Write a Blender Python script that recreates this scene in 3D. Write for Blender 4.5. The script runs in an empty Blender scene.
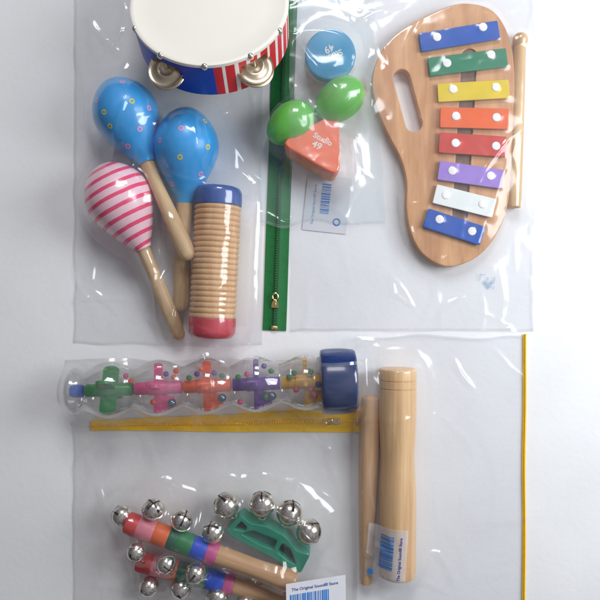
import bpy, bmesh, math, random
import numpy as np
from mathutils import Vector, Matrix, noise
from mathutils.bvhtree import BVHTree
random.seed(7)
rng = np.random.RandomState(5)
S = 0.001                      # everything below is in millimetres
D = 650.0                      # camera height above the table, mm
PI = math.pi
C = bpy.context.scene.collection
sc = bpy.context.scene

def W(px, py, z=0.0):
    f = (D - z) / D
    return Vector(((px - 300) * f, (300 - py) * f, z))
def F(z): return (D - z) / D

# ------------------------------------------------------------------ materials
def new_mat(name):
    m = bpy.data.materials.new(name); m.use_nodes = True
    nt = m.node_tree; nt.nodes.clear()
    out = nt.nodes.new('ShaderNodeOutputMaterial')
    return m, nt, out
def N(nt, t, **kw):
    n = nt.nodes.new(t)
    for k, v in kw.items(): setattr(n, k, v)
    return n
def L(nt, a, b): nt.links.new(a, b)
def srgb(r, g, b):
    f = lambda c: ((c/255.0) / 12.92 if c/255.0 <= .04045 else ((c/255.0 + .055) / 1.055) ** 2.4)
    return (f(r), f(g), f(b), 1)

def paint(name, col, rough=.4, var=.08, scale=60, bump=.0, metal=0, coat=0, spec=.5, sss=0):
    m, nt, out = new_mat(name)
    b = N(nt, 'ShaderNodeBsdfPrincipled'); L(nt, b.outputs[0], out.inputs[0])
    tc = N(nt, 'ShaderNodeTexCoord')
    no = N(nt, 'ShaderNodeTexNoise'); no.inputs['Scale'].default_value = scale; no.inputs['Detail'].default_value = 6
    L(nt, tc.outputs['Object'], no.inputs['Vector'])
    mr = N(nt, 'ShaderNodeMapRange'); mr.inputs[1].default_value = .3; mr.inputs[2].default_value = .7
    mr.inputs[3].default_value = 1 - var; mr.inputs[4].default_value = 1 + var
    L(nt, no.outputs['Fac'], mr.inputs[0])
    mx = N(nt, 'ShaderNodeMix', data_type='RGBA', blend_type='MULTIPLY'); mx.inputs[0].default_value = 1
    mx.inputs[6].default_value = col; L(nt, mr.outputs[0], mx.inputs[7])
    L(nt, mx.outputs[2], b.inputs['Base Color'])
    b.inputs['Roughness'].default_value = rough; b.inputs['Metallic'].default_value = metal
    b.inputs['Coat Weight'].default_value = coat; b.inputs['Specular IOR Level'].default_value = spec
    if sss:
        b.inputs['Subsurface Weight'].default_value = sss; b.inputs['Subsurface Scale'].default_value = .004
    r2 = N(nt, 'ShaderNodeMapRange'); r2.inputs[3].default_value = max(.02, rough - .06); r2.inputs[4].default_value = rough + .08
    L(nt, no.outputs['Fac'], r2.inputs[0]); L(nt, r2.outputs[0], b.inputs['Roughness'])
    if bump:
        n2 = N(nt, 'ShaderNodeTexNoise'); n2.inputs['Scale'].default_value = scale * 12
        L(nt, tc.outputs['Object'], n2.inputs['Vector'])
        bu = N(nt, 'ShaderNodeBump'); bu.inputs['Strength'].default_value = bump; bu.inputs['Distance'].default_value = .0005
        L(nt, n2.outputs['Fac'], bu.inputs['Height']); L(nt, bu.outputs[0], b.inputs['Normal'])
    return m

def wood(name, c1, c2, rot=0, gscale=140, stretch=.07, rough=.45):
    m, nt, out = new_mat(name)
    b = N(nt, 'ShaderNodeBsdfPrincipled'); L(nt, b.outputs[0], out.inputs[0])
    tc = N(nt, 'ShaderNodeTexCoord'); mp = N(nt, 'ShaderNodeMapping')
    mp.inputs['Rotation'].default_value = (0, 0, rot); mp.vector_type = 'TEXTURE'
    mp.inputs['Scale'].default_value = (1, 1 / stretch, 1)
    L(nt, tc.outputs['Object'], mp.inputs['Vector'])
    no = N(nt, 'ShaderNodeTexNoise'); no.inputs['Scale'].default_value = gscale; no.inputs['Detail'].default_value = 8
    no.inputs['Distortion'].default_value = .6
    L(nt, mp.outputs[0], no.inputs['Vector'])
    no2 = N(nt, 'ShaderNodeTexNoise'); no2.inputs['Scale'].default_value = gscale * 5; no2.inputs['Detail'].default_value = 4
    L(nt, mp.outputs[0], no2.inputs['Vector'])
    ad = N(nt, 'ShaderNodeMath', operation='MULTIPLY_ADD'); ad.inputs[1].default_value = .35
    L(nt, no2.outputs['Fac'], ad.inputs[0]); L(nt, no.outputs['Fac'], ad.inputs[2])
    cr = N(nt, 'ShaderNodeValToRGB'); cr.color_ramp.elements[0].position = .45; cr.color_ramp.elements[1].position = .85
    cr.color_ramp.elements[0].color = c2; cr.color_ramp.elements[1].color = c1
    L(nt, ad.outputs[0], cr.inputs[0]); L(nt, cr.outputs[0], b.inputs['Base Color'])
    b.inputs['Roughness'].default_value = rough
    bu = N(nt, 'ShaderNodeBump'); bu.inputs['Strength'].default_value = .15; bu.inputs['Distance'].default_value = .0004
    L(nt, ad.outputs[0], bu.inputs['Height']); L(nt, bu.outputs[0], b.inputs['Normal'])
    return m

def film(name, haze=.1, tint=(.93, .93, .94, 1), rough=.16, hz=(.85, .87, .92, 1), ior=1.45, power=5):
    m, nt, out = new_mat(name)
    tr = N(nt, 'ShaderNodeBsdfTransparent'); tr.inputs[0].default_value = tint
    df = N(nt, 'ShaderNodeBsdfDiffuse'); df.inputs[0].default_value = hz
    tc = N(nt, 'ShaderNodeTexCoord'); no = N(nt, 'ShaderNodeTexNoise'); no.inputs['Scale'].default_value = 28; no.inputs['Detail'].default_value = 5
    L(nt, tc.outputs['Object'], no.inputs['Vector'])
    mr = N(nt, 'ShaderNodeMapRange'); mr.inputs[1].default_value = .3; mr.inputs[2].default_value = .75
    mr.inputs[3].default_value = haze * .6; mr.inputs[4].default_value = haze * 1.45
    L(nt, no.outputs['Fac'], mr.inputs[0])
    m1 = N(nt, 'ShaderNodeMixShader'); L(nt, mr.outputs[0], m1.inputs[0]); L(nt, tr.outputs[0], m1.inputs[1]); L(nt, df.outputs[0], m1.inputs[2])
    gl = N(nt, 'ShaderNodeBsdfGlossy'); gl.inputs['Roughness'].default_value = rough; gl.inputs[0].default_value = (1, 1, 1, 1)
    # thin sheet: the same (two-sided) Schlick reflectance from above and from below
    ge = N(nt, 'ShaderNodeNewGeometry'); dt = N(nt, 'ShaderNodeVectorMath', operation='DOT_PRODUCT')
    L(nt, ge.outputs['Incoming'], dt.inputs[0]); L(nt, ge.outputs['Normal'], dt.inputs[1])
    ab = N(nt, 'ShaderNodeMath', operation='ABSOLUTE'); L(nt, dt.outputs['Value'], ab.inputs[0])
    om = N(nt, 'ShaderNodeMath', operation='SUBTRACT', use_clamp=True); om.inputs[0].default_value = 1; L(nt, ab.outputs[0], om.inputs[1])
    pw = N(nt, 'ShaderNodeMath', operation='POWER'); pw.inputs[1].default_value = power; L(nt, om.outputs[0], pw.inputs[0])
    r0 = ((ior - 1)/(ior + 1))**2 * 1.5
    fr = N(nt, 'ShaderNodeMath', operation='MULTIPLY_ADD'); fr.inputs[1].default_value = 1 - r0; fr.inputs[2].default_value = r0; L(nt, pw.outputs[0], fr.inputs[0])
    m2 = N(nt, 'ShaderNodeMixShader'); L(nt, fr.outputs[0], m2.inputs[0]); L(nt, m1.outputs[0], m2.inputs[1]); L(nt, gl.outputs[0], m2.inputs[2])
    L(nt, m2.outputs[0], out.inputs[0])
    return m

def stripes_mat(name, ca, cb, turns, duty, sharp=.03, phase=0.):
    """spiral paint on a turned head: UV = (angle, length)"""
    m, nt, out = new_mat(name)
    b = N(nt, 'ShaderNodeBsdfPrincipled'); L(nt, b.outputs[0], out.inputs[0]); b.inputs['Roughness'].default_value = .3
    uv = N(nt, 'ShaderNodeUVMap'); sp = N(nt, 'ShaderNodeSeparateXYZ'); L(nt, uv.outputs[0], sp.inputs[0])
    tc = N(nt, 'ShaderNodeTexCoord'); no = N(nt, 'ShaderNodeTexNoise'); no.inputs['Scale'].default_value = 70; L(nt, tc.outputs['Object'], no.inputs['Vector'])
    a = N(nt, 'ShaderNodeMath', operation='MULTIPLY_ADD'); a.inputs[1].default_value = turns; L(nt, sp.outputs[1], a.inputs[0]); L(nt, sp.outputs[0], a.inputs[2])
    a2 = N(nt, 'ShaderNodeMath', operation='MULTIPLY_ADD'); a2.inputs[1].default_value = .12; L(nt, no.outputs['Fac'], a2.inputs[0]); L(nt, a.outputs[0], a2.inputs[2])
    a3 = N(nt, 'ShaderNodeMath', operation='ADD'); a3.inputs[1].default_value = phase; L(nt, a2.outputs[0], a3.inputs[0])
    fr = N(nt, 'ShaderNodeMath', operation='FRACT'); L(nt, a3.outputs[0], fr.inputs[0])
    s = N(nt, 'ShaderNodeMath', operation='PINGPONG'); s.inputs[1].default_value = .5; L(nt, fr.outputs[0], s.inputs[0])
    mr = N(nt, 'ShaderNodeMapRange'); mr.inputs[1].default_value = duty / 2 - sharp; mr.inputs[2].default_value = duty / 2 + sharp
    L(nt, s.outputs[0], mr.inputs[0])
    mx = N(nt, 'ShaderNodeMix', data_type='RGBA'); L(nt, mr.outputs[0], mx.inputs[0]); mx.inputs[6].default_value = cb; mx.inputs[7].default_value = ca
    L(nt, mx.outputs[2], b.inputs['Base Color'])
    return m

M = {}
M['table'] = paint('white_table', (.80, .80, .80, 1), .6, .03, 14, .35)
M['maple'] = wood('pale_wood', srgb(226, 190, 138), srgb(196, 152, 100))
M['handle_a'] = wood('handle_wood', srgb(214, 182, 134), srgb(186, 150, 104), rot=.4)
M['handle_b'] = wood('handle_wood_straight', srgb(214, 182, 134), srgb(186, 150, 104))
M['stick_wood'] = wood('stick_wood', srgb(208, 166, 120), srgb(180, 134, 92), rot=1.25)
M['guiro'] = wood('guiro_wood', srgb(226, 184, 134), srgb(206, 158, 106), gscale=200)
M['board'] = wood('board_wood', srgb(220, 168, 118), srgb(188, 132, 86), gscale=60, stretch=.15, rough=.4)
M['groove_shade'] = wood('groove_wood_shaded', srgb(140, 106, 84), srgb(116, 84, 66), gscale=90)  # darkened wood: shade between the bars put into the colour
M['clave'] = wood('clave_wood', srgb(234, 194, 138), srgb(206, 158, 104), gscale=170, stretch=.035, rough=.4)
M['rod'] = wood('rod_wood', srgb(232, 190, 142), srgb(204, 158, 112), gscale=120, stretch=.04)
M['blue_head'] = paint('sky_blue_paint', srgb(6, 158, 228), .32, .06, 40, .05, coat=.15)
M['dot_y'] = paint('yellow_dot_paint', srgb(222, 206, 60), .35)
M['dot_p'] = paint('pink_dot_paint', srgb(236, 150, 196), .35)
M['pink_stripe'] = stripes_mat('pink_spiral_paint', srgb(246, 208, 216), srgb(238, 60, 112), 9.0, .36, .02)
M['navy'] = paint('navy_cap', srgb(18, 74, 150), .35)
M['redcap'] = paint('red_cap', srgb(196, 34, 56), .3)
M['skin'] = paint('drum_skin', srgb(232, 228, 216), .5, .025, 14, .1)
M['rimblue'] = paint('rim_blue', srgb(14, 66, 178), .35)
M['rimred'] = paint('rim_red', srgb(206, 28, 38), .35)
M['rimwhite'] = paint('rim_white', srgb(236, 228, 220), .4)
M['rimwood'] = wood('rim_inner_wood', srgb(206, 172, 128), srgb(180, 140, 96))
M['brass'] = paint('jingle_metal', srgb(222, 208, 182), .32, .12, 90, metal=1)
M['steel'] = paint('bell_nickel', srgb(232, 228, 218), .2, .08, 120, metal=1)
M['shaded_metal'] = paint('bell_inside_shade', srgb(60, 54, 50), .5, metal=1)  # inner shell coloured dark for the shade seen through the slots
M['gold'] = paint('zip_gold', srgb(232, 204, 140), .22, metal=1)
M['zipgreen'] = paint('zip_green', srgb(0, 104, 44), .6, .12, 250, .4)
M['zipgreen2'] = paint('zip_green_teeth', srgb(0, 82, 36), .5, .1, 250, .4)
M['zipyellow'] = paint('zip_yellow', srgb(255, 204, 0), .55, .06, 250, .4)
M['zipyellow2'] = paint('zip_yellow_teeth', srgb(255, 196, 0), .5, .1, 250, .4)
M['egg'] = paint('green_egg_plastic', srgb(92, 192, 30), .42, .03, 40, sss=.15)
M['shblue'] = paint('shaker_blue', srgb(0, 148, 194), .35, .04)
M['shorange'] = paint('shaker_orange', srgb(248, 100, 6), .38, .05)
M['shwood'] = wood('shaker_wood', srgb(232, 176, 100), srgb(206, 146, 78))
M['shlow'] = paint('shaker_orange_edge', srgb(240, 128, 40), .4, .05)
M['ink'] = paint('white_ink', srgb(236, 230, 226), .5)
M['bar'] = {k: paint('bar_' + k, c, .3, .05, 60, coat=.2) for k, c in dict(
    blue=srgb(14, 84, 176), green=srgb(40, 128, 92), yellow=srgb(226, 198, 30), orange=srgb(234, 102, 34),
    red=srgb(204, 66, 52), lilac=srgb(160, 128, 208), white=srgb(236, 240, 236), deep=srgb(10, 82, 178)).items()}
M['screw'] = paint('white_pin', srgb(246, 244, 240), .25)
M['felt'] = paint('felt', srgb(130, 110, 96), .9)
M['capblue'] = paint('cap_blue_plastic', srgb(0, 40, 98), .25, .05, 40, coat=.3)
M['wheel'] = {k: paint('wheel_' + k, c, .3, .05, 50, sss=.1) for k, c in dict(
    blue=srgb(10, 90, 200), green=srgb(0, 140, 56), pink=srgb(228, 74, 138), orange=srgb(244, 92, 20),
    purple=srgb(96, 30, 150), yellow=srgb(244, 186, 10)).items()}
M['beadsteel'] = paint('bead_steel', srgb(120, 150, 180), .15, metal=1)
M['teal'] = paint('teal_plastic', srgb(16, 142, 112), .35, .06, 50, sss=.1)
M['teal2'] = paint('teal_web', srgb(54, 132, 116), .4, .06, 50)
M['paper'] = paint('label_paper', srgb(214, 214, 218), .6, .03)
M['inkblue'] = paint('label_blue', srgb(36, 120, 200), .5)
M['inktext'] = paint('label_text', srgb(40, 70, 150), .5)
M['inkpale'] = paint('label_pale', srgb(110, 150, 200), .5)
M['film'] = film('clear_film', .05, tint=(.93, .93, .935, 1), rough=.12)
M['film_bells'] = film('clear_film_dim', .03, tint=(.90, .893, .888, 1), rough=.12)  # darker, warmer tint carries the dimmer light at lower left
M['film_clear'] = film('clearer_film', .05, tint=(.942, .945, .953, 1), rough=.16)
M['film_pouch'] = film('milky_film', .06, tint=(.95, .965, .965, 1), rough=.14, hz=(.70, .84, .90, 1))
M['seam'] = film('seam_film', .06, tint=(.97, .97, .97, 1))
M['cleartape'] = film('clear_label_film', .34, hz=(.88, .9, .93, 1))
M['tube'] = film('tube_plastic', .05, tint=(.93, .93, .925, 1), rough=.04, ior=1.62, power=2.6)
M['print'] = film('printed_film', .2, hz=srgb(120, 185, 230))

# ------------------------------------------------------------------ object helpers
def link(name, me, mats, parent=None, smooth=True):
    o = bpy.data.objects.new(name, me); C.objects.link(o)
    for m in (mats if isinstance(mats, (list, tuple)) else [mats]): me.materials.append(m)
    if smooth:
        me.polygons.foreach_set('use_smooth', [True] * len(me.polygons))
        try: me.set_sharp_from_angle(angle=math.radians(38))
        except Exception: pass
    if parent is not None:
        o.parent = parent; o.matrix_parent_inverse = parent.matrix_world.inverted()
    return o
def bobj(name, bm, mats, parent=None, smooth=True):
    """bm in world mm -> linked object whose origin is its parent's frame"""
    me = bpy.data.meshes.new(name)
    off = parent['_off'] if parent is not None and '_off' in parent.keys() else (0, 0, 0)
    for v in bm.verts: v.co = v.co * S
    bm.normal_update(); bm.to_mesh(me); bm.free()
    return link(name, me, mats, parent, smooth)
def thing(name, label, cat, at, group=None):
    o = bpy.data.objects.new(name, None); C.objects.link(o)
    o.location = Vector(at) * S; o.empty_display_size = .01
    o['label'] = label; o['category'] = cat
    if group: o['group'] = group
    bpy.context.view_layer.update()
    return o
def tag(o, label, cat, group=None):
    o['label'] = label; o['category'] = cat
    if group: o['group'] = group
    return o

def frame(axis):
    a = Vector(axis).normalized()
    up = Vector((0, 0, 1)) if abs(a.z) < .95 else Vector((0, 1, 0))
    u = a.cross(up).normalized(); v = u.cross(a).normalized()
    return a, u, v
def interp(pts, n):
    """Catmull-Rom through (t, r) points"""
    P = [Vector(p) for p in pts]; out = []
    seg = len(P) - 1; k = max(1, n // seg)
    for i in range(seg):
        p0 = P[max(i-1, 0)]; p1 = P[i]; p2 = P[i+1]; p3 = P[min(i+2, seg)]
        for j in range(k):
            t = j / k
            out.append(.5 * ((2*p1) + (-p0+p2)*t + (2*p0-5*p1+4*p2-p3)*t*t + (-p0+3*p1-3*p2+p3)*t**3))
    out.append(P[-1]); return [(max(p.x, -1e9), max(p.y, 0)) for p in out]
def lathe(bm, prof, p0, axis, seg=48, mat=0, matf=None, total=None):
    a, u, v = frame(axis); p0 = Vector(p0)
    uvl = bm.loops.layers.uv.verify(); rings = []
    T = total or prof[-1][0] or 1
    for t, r in prof:
        if r < 1e-4: rings.append([bm.verts.new(p0 + a*t)])
        else: rings.append([bm.verts.new(p0 + a*t + (u*math.cos(2*PI*k/seg) + v*math.sin(2*PI*k/seg))*r) for k in range(seg)])
    for i in range(len(rings) - 1):
        A, B = rings[i], rings[i+1]
        if len(A) == 1 and len(B) == 1: continue
        for k in range(seg):
            k2 = (k+1) % seg
            u0, u1 = k/seg, (k+1)/seg; v0, v1 = prof[i][0]/T, prof[i+1][0]/T
            if len(A) == 1: vs = [A[0], B[k2], B[k]]; uv = [(u0, v0), (u1, v1), (u0, v1)]
            elif len(B) == 1: vs = [A[k], A[k2], B[0]]; uv = [(u0, v0), (u1, v0), (u0, v1)]
            else: vs = [A[k], A[k2], B[k2], B[k]]; uv = [(u0, v0), (u1, v0), (u1, v1), (u0, v1)]
            f = bm.faces.new(vs); f.material_index = matf((prof[i][0]+prof[i+1][0])/2) if matf else mat
            for lo, c in zip(f.loops, uv): lo[uvl].uv = c
    return bm
def sphere(bm, c, r, seg=24, rings=14, sc3=(1, 1, 1), rot=None, mat=0):
    m = Matrix.Translation(Vector(c)) @ (rot.to_4x4() if rot else Matrix()) @ Matrix.Diagonal((r*sc3[0], r*sc3[1], r*sc3[2], 1))
    g = bmesh.ops.create_uvsphere(bm, u_segments=seg, v_segments=rings, radius=1, matrix=m)
    for v in g['verts']:
        for f in v.link_faces: f.material_index = mat
def tube(bm, pts, r, seg=10, mat=0, closed=False, r2=None):
    pts = [Vector(p) for p in pts]; n = len(pts); rings = []
    for i, p in enumerate(pts):
        if closed: d = pts[(i+1) % n] - pts[i-1]
        else: d = pts[min(i+1, n-1)] - pts[max(i-1, 0)]
        a, u, v = frame(d)
        rr = r[i] if isinstance(r, (list, tuple)) else r
        rings.append([bm.verts.new(p + (u*math.cos(2*PI*k/seg) + v*math.sin(2*PI*k/seg)*(r2 or 1))*rr) for k in range(seg)])
    for i in range(n if closed else n-1):
        A, B = rings[i], rings[(i+1) % n]
        for k in range(seg):
            f = bm.faces.new([A[k], A[(k+1) % seg], B[(k+1) % seg], B[k]]); f.material_index = mat
    if not closed:
        bm.faces.new(rings[0][::-1]).material_index = mat; bm.faces.new(rings[-1]).material_index = mat
    bmesh.ops.recalc_face_normals(bm, faces=bm.faces[:])
def box(bm, c, dims, rot=None, mat=0, bev=0):
    m = Matrix.Translation(Vector(c)) @ (rot.to_4x4() if rot else Matrix()) @ Matrix.Diagonal((*dims, 1))
    g = bmesh.ops.create_cube(bm, size=1, matrix=m)
    for v in g['verts']:
        for f in v.link_faces: f.material_index = mat
    if bev:
        es = list({e for v in g['verts'] for e in v.link_edges})
        bmesh.ops.bevel(bm, geom=es, offset=bev, segments=3, affect='EDGES', profile=.5)

def smooth_loop(pts, k=6):
    n = len(pts); P = [Vector(p) for p in pts]; out = []
    for i in range(n):
        p0, p1, p2, p3 = P[i-1], P[i], P[(i+1) % n], P[(i+2) % n]
        for j in range(k):
            t = j / k
            out.append(.5 * ((2*p1) + (-p0+p2)*t + (2*p0-5*p1+4*p2-p3)*t*t + (-p0+3*p1-3*p2+p3)*t**3))
    return out
def round_poly(pts, r, k=6):
    n = len(pts); P = [Vector(p) for p in pts]; out = []
    for i in range(n):
        a = (P[i-1] - P[i]); b = (P[(i+1) % n] - P[i])
        la, lb = min(r, a.length*.45), min(r, b.length*.45)
        s, e = P[i] + a.normalized()*la, P[i] + b.normalized()*lb
        for j in range(k+1):
            t = j / k; out.append((1-t)**2*s + 2*t*(1-t)*P[i] + t*t*e)
    return out
def plate_mesh(name, loops, z0, z1, bev=.6, mtx=None):
    """solid plate from closed outlines in mm (first outer, rest holes)"""
    cu = bpy.data.curves.new(name + '_c', 'CURVE'); cu.dimensions = '2D'; cu.fill_mode = 'BOTH'
    cu.extrude = max((z1 - z0)/2 - bev, .01); cu.bevel_depth = bev; cu.bevel_resolution = 3
    for lp in loops:
        sp = cu.splines.new('POLY'); sp.points.add(len(lp)-1); sp.use_cyclic_u = True
        for i, p in enumerate(lp): sp.points[i].co = (p[0], p[1], 0, 1)
    if bev: cu.offset = -bev
    o = bpy.data.objects.new('tmp', cu); C.objects.link(o); bpy.context.view_layer.update()
    me = bpy.data.meshes.new_from_object(o); bpy.data.objects.remove(o); bpy.data.curves.remove(cu)
    m = Matrix.Translation((0, 0, (z0+z1)/2))
    me.transform(m)
    if mtx is not None: me.transform(mtx)
    me.transform(Matrix.Scale(S, 4)); me.materials.clear(); me.name = name
    return me
def plate(name, loops, z0, z1, mats, parent, bev=.6, mtx=None):
    return link(name, plate_mesh(name, loops, z0, z1, bev, mtx), mats, parent)
def ring_pts(c, r, n=48, a0=0): return [(c[0] + r*math.cos(a0+2*PI*i/n), c[1] + r*math.sin(a0+2*PI*i/n)) for i in range(n)]
def text_mesh(txt, size, name='lettering', extrude=.08, bold=0.0, space=1.0):
    cu = bpy.data.curves.new('t', 'FONT'); cu.body = txt; cu.size = size; cu.align_x = 'CENTER'; cu.align_y = 'CENTER'
    cu.extrude = extrude; cu.offset = bold; cu.space_character = space
    o = bpy.data.objects.new('tmp', cu); C.objects.link(o); bpy.context.view_layer.update()
    me = bpy.data.meshes.new_from_object(o); bpy.data.objects.remove(o); bpy.data.curves.remove(cu)
    me.name = name; me.materials.clear(); return me

# ------------------------------------------------------------------ setting
bm = bmesh.new()
vs = [bm.verts.new(p) for p in ((-900, -900, 0), (900, -900, 0), (900, 900, 0), (-900, 900, 0))]
bm.faces.new(vs)
o = bobj('table_surface', bm, M['table'], None, False); o['kind'] = 'structure'
solids = []                                      # what the bag films drape over
BAG = []

# ------------------------------------------------------------------ maracas
HEAD = [(0, 0), (.012, .2), (.05, .43), (.12, .66), (.22, .86), (.33, .975), (.42, 1), (.52, .95), (.64, .82), (.76, .64), (.87, .46), (.95, .31), (1, .25)]
def maraca(label, tip, neck, end, R, zt, zn, ze, mat, hmat, hr, dots=(), neck_r=None):
    a = W(*tip, zt); b = W(*neck, zn); e = W(*end, ze)
    root = thing('maraca', label, 'maraca', (a.x, a.y, 0), 'toy maracas in the upper left bag')
    ax = b - a; Ln = ax.length; f = F((zt+zn)/2); Rm = R*f
    bm = bmesh.new()
    prof = [(t*Ln, r*Rm) for t, r in interp(HEAD, 72)]
    lathe(bm, prof, a, ax, 64, total=Ln)
    bmesh.ops.recalc_face_normals(bm, faces=bm.faces[:])
    if dots:
        bv = BVHTree.FromBMesh(bm); cam = Vector((0, 0, D))
        nrm = ax.normalized()
        lst = list(dots)
        for (px, py, mi) in lst:
            d = (W(px, py, 0) - cam).normalized(); hit = bv.ray_cast(cam, d)
            if hit[0] is None: continue
            p, n = hit[0], hit[1]; aa, u, v = frame(n)
            for ro, ri, mm in ((2.7*f, 1.25*f, mi), ):
                q = 20; A = []; B = []
                for k in range(q):
                    w = u*math.cos(2*PI*k/q) + v*math.sin(2*PI*k/q)
                    for rr, lstv in ((ro, A), (ri, B)):
                        pp = p + w*rr; h2 = bv.find_nearest(pp); lstv.append(bm.verts.new(h2[0] + h2[1]*.12))
                for k in range(q):
                    ff = bm.faces.new([A[k], A[(k+1) % q], B[(k+1) % q], B[k]]); ff.material_index = mm
    h = bobj('head', bm, [mat, M['dot_y'], M['dot_p']], root)
    bm = bmesh.new(); hx = e - b; HL = hx.length; n0, n1, n2 = hr
    prof = [(-8, n0*.9), (0, n0), (HL*.25, n0*.96), (HL*.6, n1), (HL*.85, n2), (HL*.95, n2*.86), (HL*.99, n2*.5), (HL, 0)]
    lathe(bm, interp(prof, 40), b, hx, 32)
    bmesh.ops.recalc_face_normals(bm, faces=bm.faces[:])
    bobj('handle', bm, hmat, root)
    solids.extend(root.children)
    return root
maraca('sky blue maraca with ring dots and slanting handle, above the pink striped one', (111.5, 79.5), (147, 163), (190, 260), 32.5, 32, 32, 34,
       M['blue_head'], M['handle_a'], (6.6, 7.6, 8.4), [(122.5, 82, 2), (97, 100, 2), (132, 101, 1), (110, 126, 1), (140, 129, 2), (104, 112, 1), (128, 146, 2), (149, 108, 2)])
maraca('sky blue maraca with small ring dots, handle straight down beside the ribbed wooden scraper', (187.5, 107), (184.5, 203), (181, 312), 32.3, 30, 24, 12,
       M['blue_head'], M['handle_b'], (7.6, 8.0, 7.6), [(181, 128, 2), (205, 121, 1), (208, 147, 1), (180, 157, 1), (201, 174, 2), (160, 140, 2), (172, 184, 2)])
maraca('white maraca with pink spiral stripes lying below the blue one', (102, 164), (143.5, 249), (181, 340), 33.5, 32, 24, 10,
       M['pink_stripe'], M['handle_a'], (6.6, 7.8, 7.0))

# ------------------------------------------------------------------ guiro
a = W(219, 186.5, 22); b = W(211.5, 338.5, 22)
root = thing('ribbed_scraper', 'ribbed wooden cylinder scraper with one blue end and one red end', 'scraper', (a.x, a.y, 0))
ax = b - a; Ln = ax.length; R = 22.4
bm = bmesh.new(); t0 = .125*Ln; t1 = .868*Ln; n = 21; prof = [(t0-2, 0), (t0-2, R-1.2)]
for i in range(n):
    s = t0 + (t1-t0)*i/n; w = (t1-t0)/n
    prof += [(s, R-1.5), (s+w*.16, R-.5), (s+w*.3, R), (s+w*.7, R), (s+w*.84, R-.5), (s+w*.97, R-1.5)]
prof += [(t1+2, R-1.2), (t1+2, 0)]
lathe(bm, prof, a, ax, 64); bmesh.ops.recalc_face_normals(bm, faces=bm.faces[:]); bobj('ribbed_body', bm, M['guiro'], root)
bm = bmesh.new(); lathe(bm, interp([(0, 0), (0.2, R*.5), (1.2, R*.85), (4, R*.97), (8, R+.2), (t0-.3, R+.4), (t0, R-.6), (t0, R-3)], 40), a, ax, 64)
bmesh.ops.recalc_face_normals(bm, faces=bm.faces[:]); bobj('end_cap', bm, M['navy'], root)['label'] = 'blue end cap'
bm = bmesh.new(); lathe(bm, interp([(t1, R-3), (t1, R-.6), (t1+.3, R+.4), (Ln-8, R+.2), (Ln-4, R*.95), (Ln-1.2, R*.8), (Ln-.2, R*.5), (Ln, 0)], 40), a, ax, 64)
bmesh.ops.recalc_face_normals(bm, faces=bm.faces[:]); bobj('end_cap', bm, M['redcap'], root)['label'] = 'red end cap'
solids.extend(root.children)

# ------------------------------------------------------------------ tambourine
TT = math.radians(-22); TR = 70.5; TH = 19
tc_ = W(212.0, 19, 52)
TM = Matrix.Translation(tc_) @ Matrix.Rotation(TT, 4, 'X')
root = thing('tambourine', 'tambourine with cream skin and blue and red striped rim, cut off by the top edge', 'tambourine', (tc_.x, tc_.y, 0))
def tw(x, y, z): return TM @ Vector((x, y, z))
jang = [math.radians(x) for x in (238, 306, 36, 90, 144)]
def rimcol(deg):
    deg %= 360
    if 265 <= deg or deg < 15:
        q = ((deg - 281) % 360) % 9.2
        if 265 <= deg < 275: return 0
        return 2 if q < 2.8 and not 271 < deg < 281 else 1
    return 0
bm = bmesh.new(); NS = 480
zl = [-TH, -TH+9.5, TH-9.5, TH-1.2]
def inslot(k):
    an = 2*PI*(k+.5)/NS
    return any(abs((an - j + PI) % (2*PI) - PI) < .2 for j in jang)
def vv(k, z, r): an = 2*PI*(k % NS)/NS; return (k % NS, z, r)
cache = {}
def gv(k, z, r):
    key = (k % NS, z, r)
    if key not in cache:
        an = 2*PI*(k % NS)/NS; cache[key] = bm.verts.new(tw(r*math.cos(an), r*math.sin(an), z))
    return cache[key]
Ro, Ri = TR, TR-4.5
for k in range(NS):
    sl = inslot(k); mi = rimcol(360*(k+.5)/NS)
    for i in range(3):
        if i == 1 and sl:
            for zz, fl in ((zl[1], 1), (zl[2], 0)):
                f = bm.faces.new([gv(k, zz, Ro), gv(k+1, zz, Ro), gv(k+1, zz, Ri), gv(k, zz, Ri)]); f.material_index = 3
            for kk in (k, k+1):
                if inslot(kk) != inslot(kk-1):
                    f = bm.faces.new([gv(kk, zl[1], Ro), gv(kk, zl[2], Ro), gv(kk, zl[2], Ri), gv(kk, zl[1], Ri)]); f.material_index = 3
            continue
        f = bm.faces.new([gv(k, zl[i], Ro), gv(k+1, zl[i], Ro), gv(k+1, zl[i+1], Ro), gv(k, zl[i+1], Ro)]); f.material_index = mi
        f = bm.faces.new([gv(k+1, zl[i], Ri), gv(k, zl[i], Ri), gv(k, zl[i+1], Ri), gv(k+1, zl[i+1], Ri)]); f.material_index = 3
    for zz in (zl[0], zl[3]):
        f = bm.faces.new([gv(k, zz, Ro), gv(k+1, zz, Ro), gv(k+1, zz, Ri), gv(k, zz, Ri)]); f.material_index = mi
bmesh.ops.recalc_face_normals(bm, faces=bm.faces[:])
rim = bobj('rim', bm, [M['rimblue'], M['rimred'], M['rimwhite'], M['rimwood']], root)
bm = bmesh.new()
lathe(bm, [(TH-3.5, TR+.35), (TH-1.5, TR+.5), (TH-.4, TR+.2), (TH, TR-.8), (TH-.15, TR-3.5), (TH-.8, TR-6), (TH-1.0, TR-20), (TH-1.0, 0)], tw(0, 0, 0), TM.to_3x3() @ Vector((0, 0, 1)), 160)
bmesh.ops.recalc_face_normals(bm, faces=bm.faces[:]); bobj('drum_skin', bm, M['skin'], root)
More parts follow.
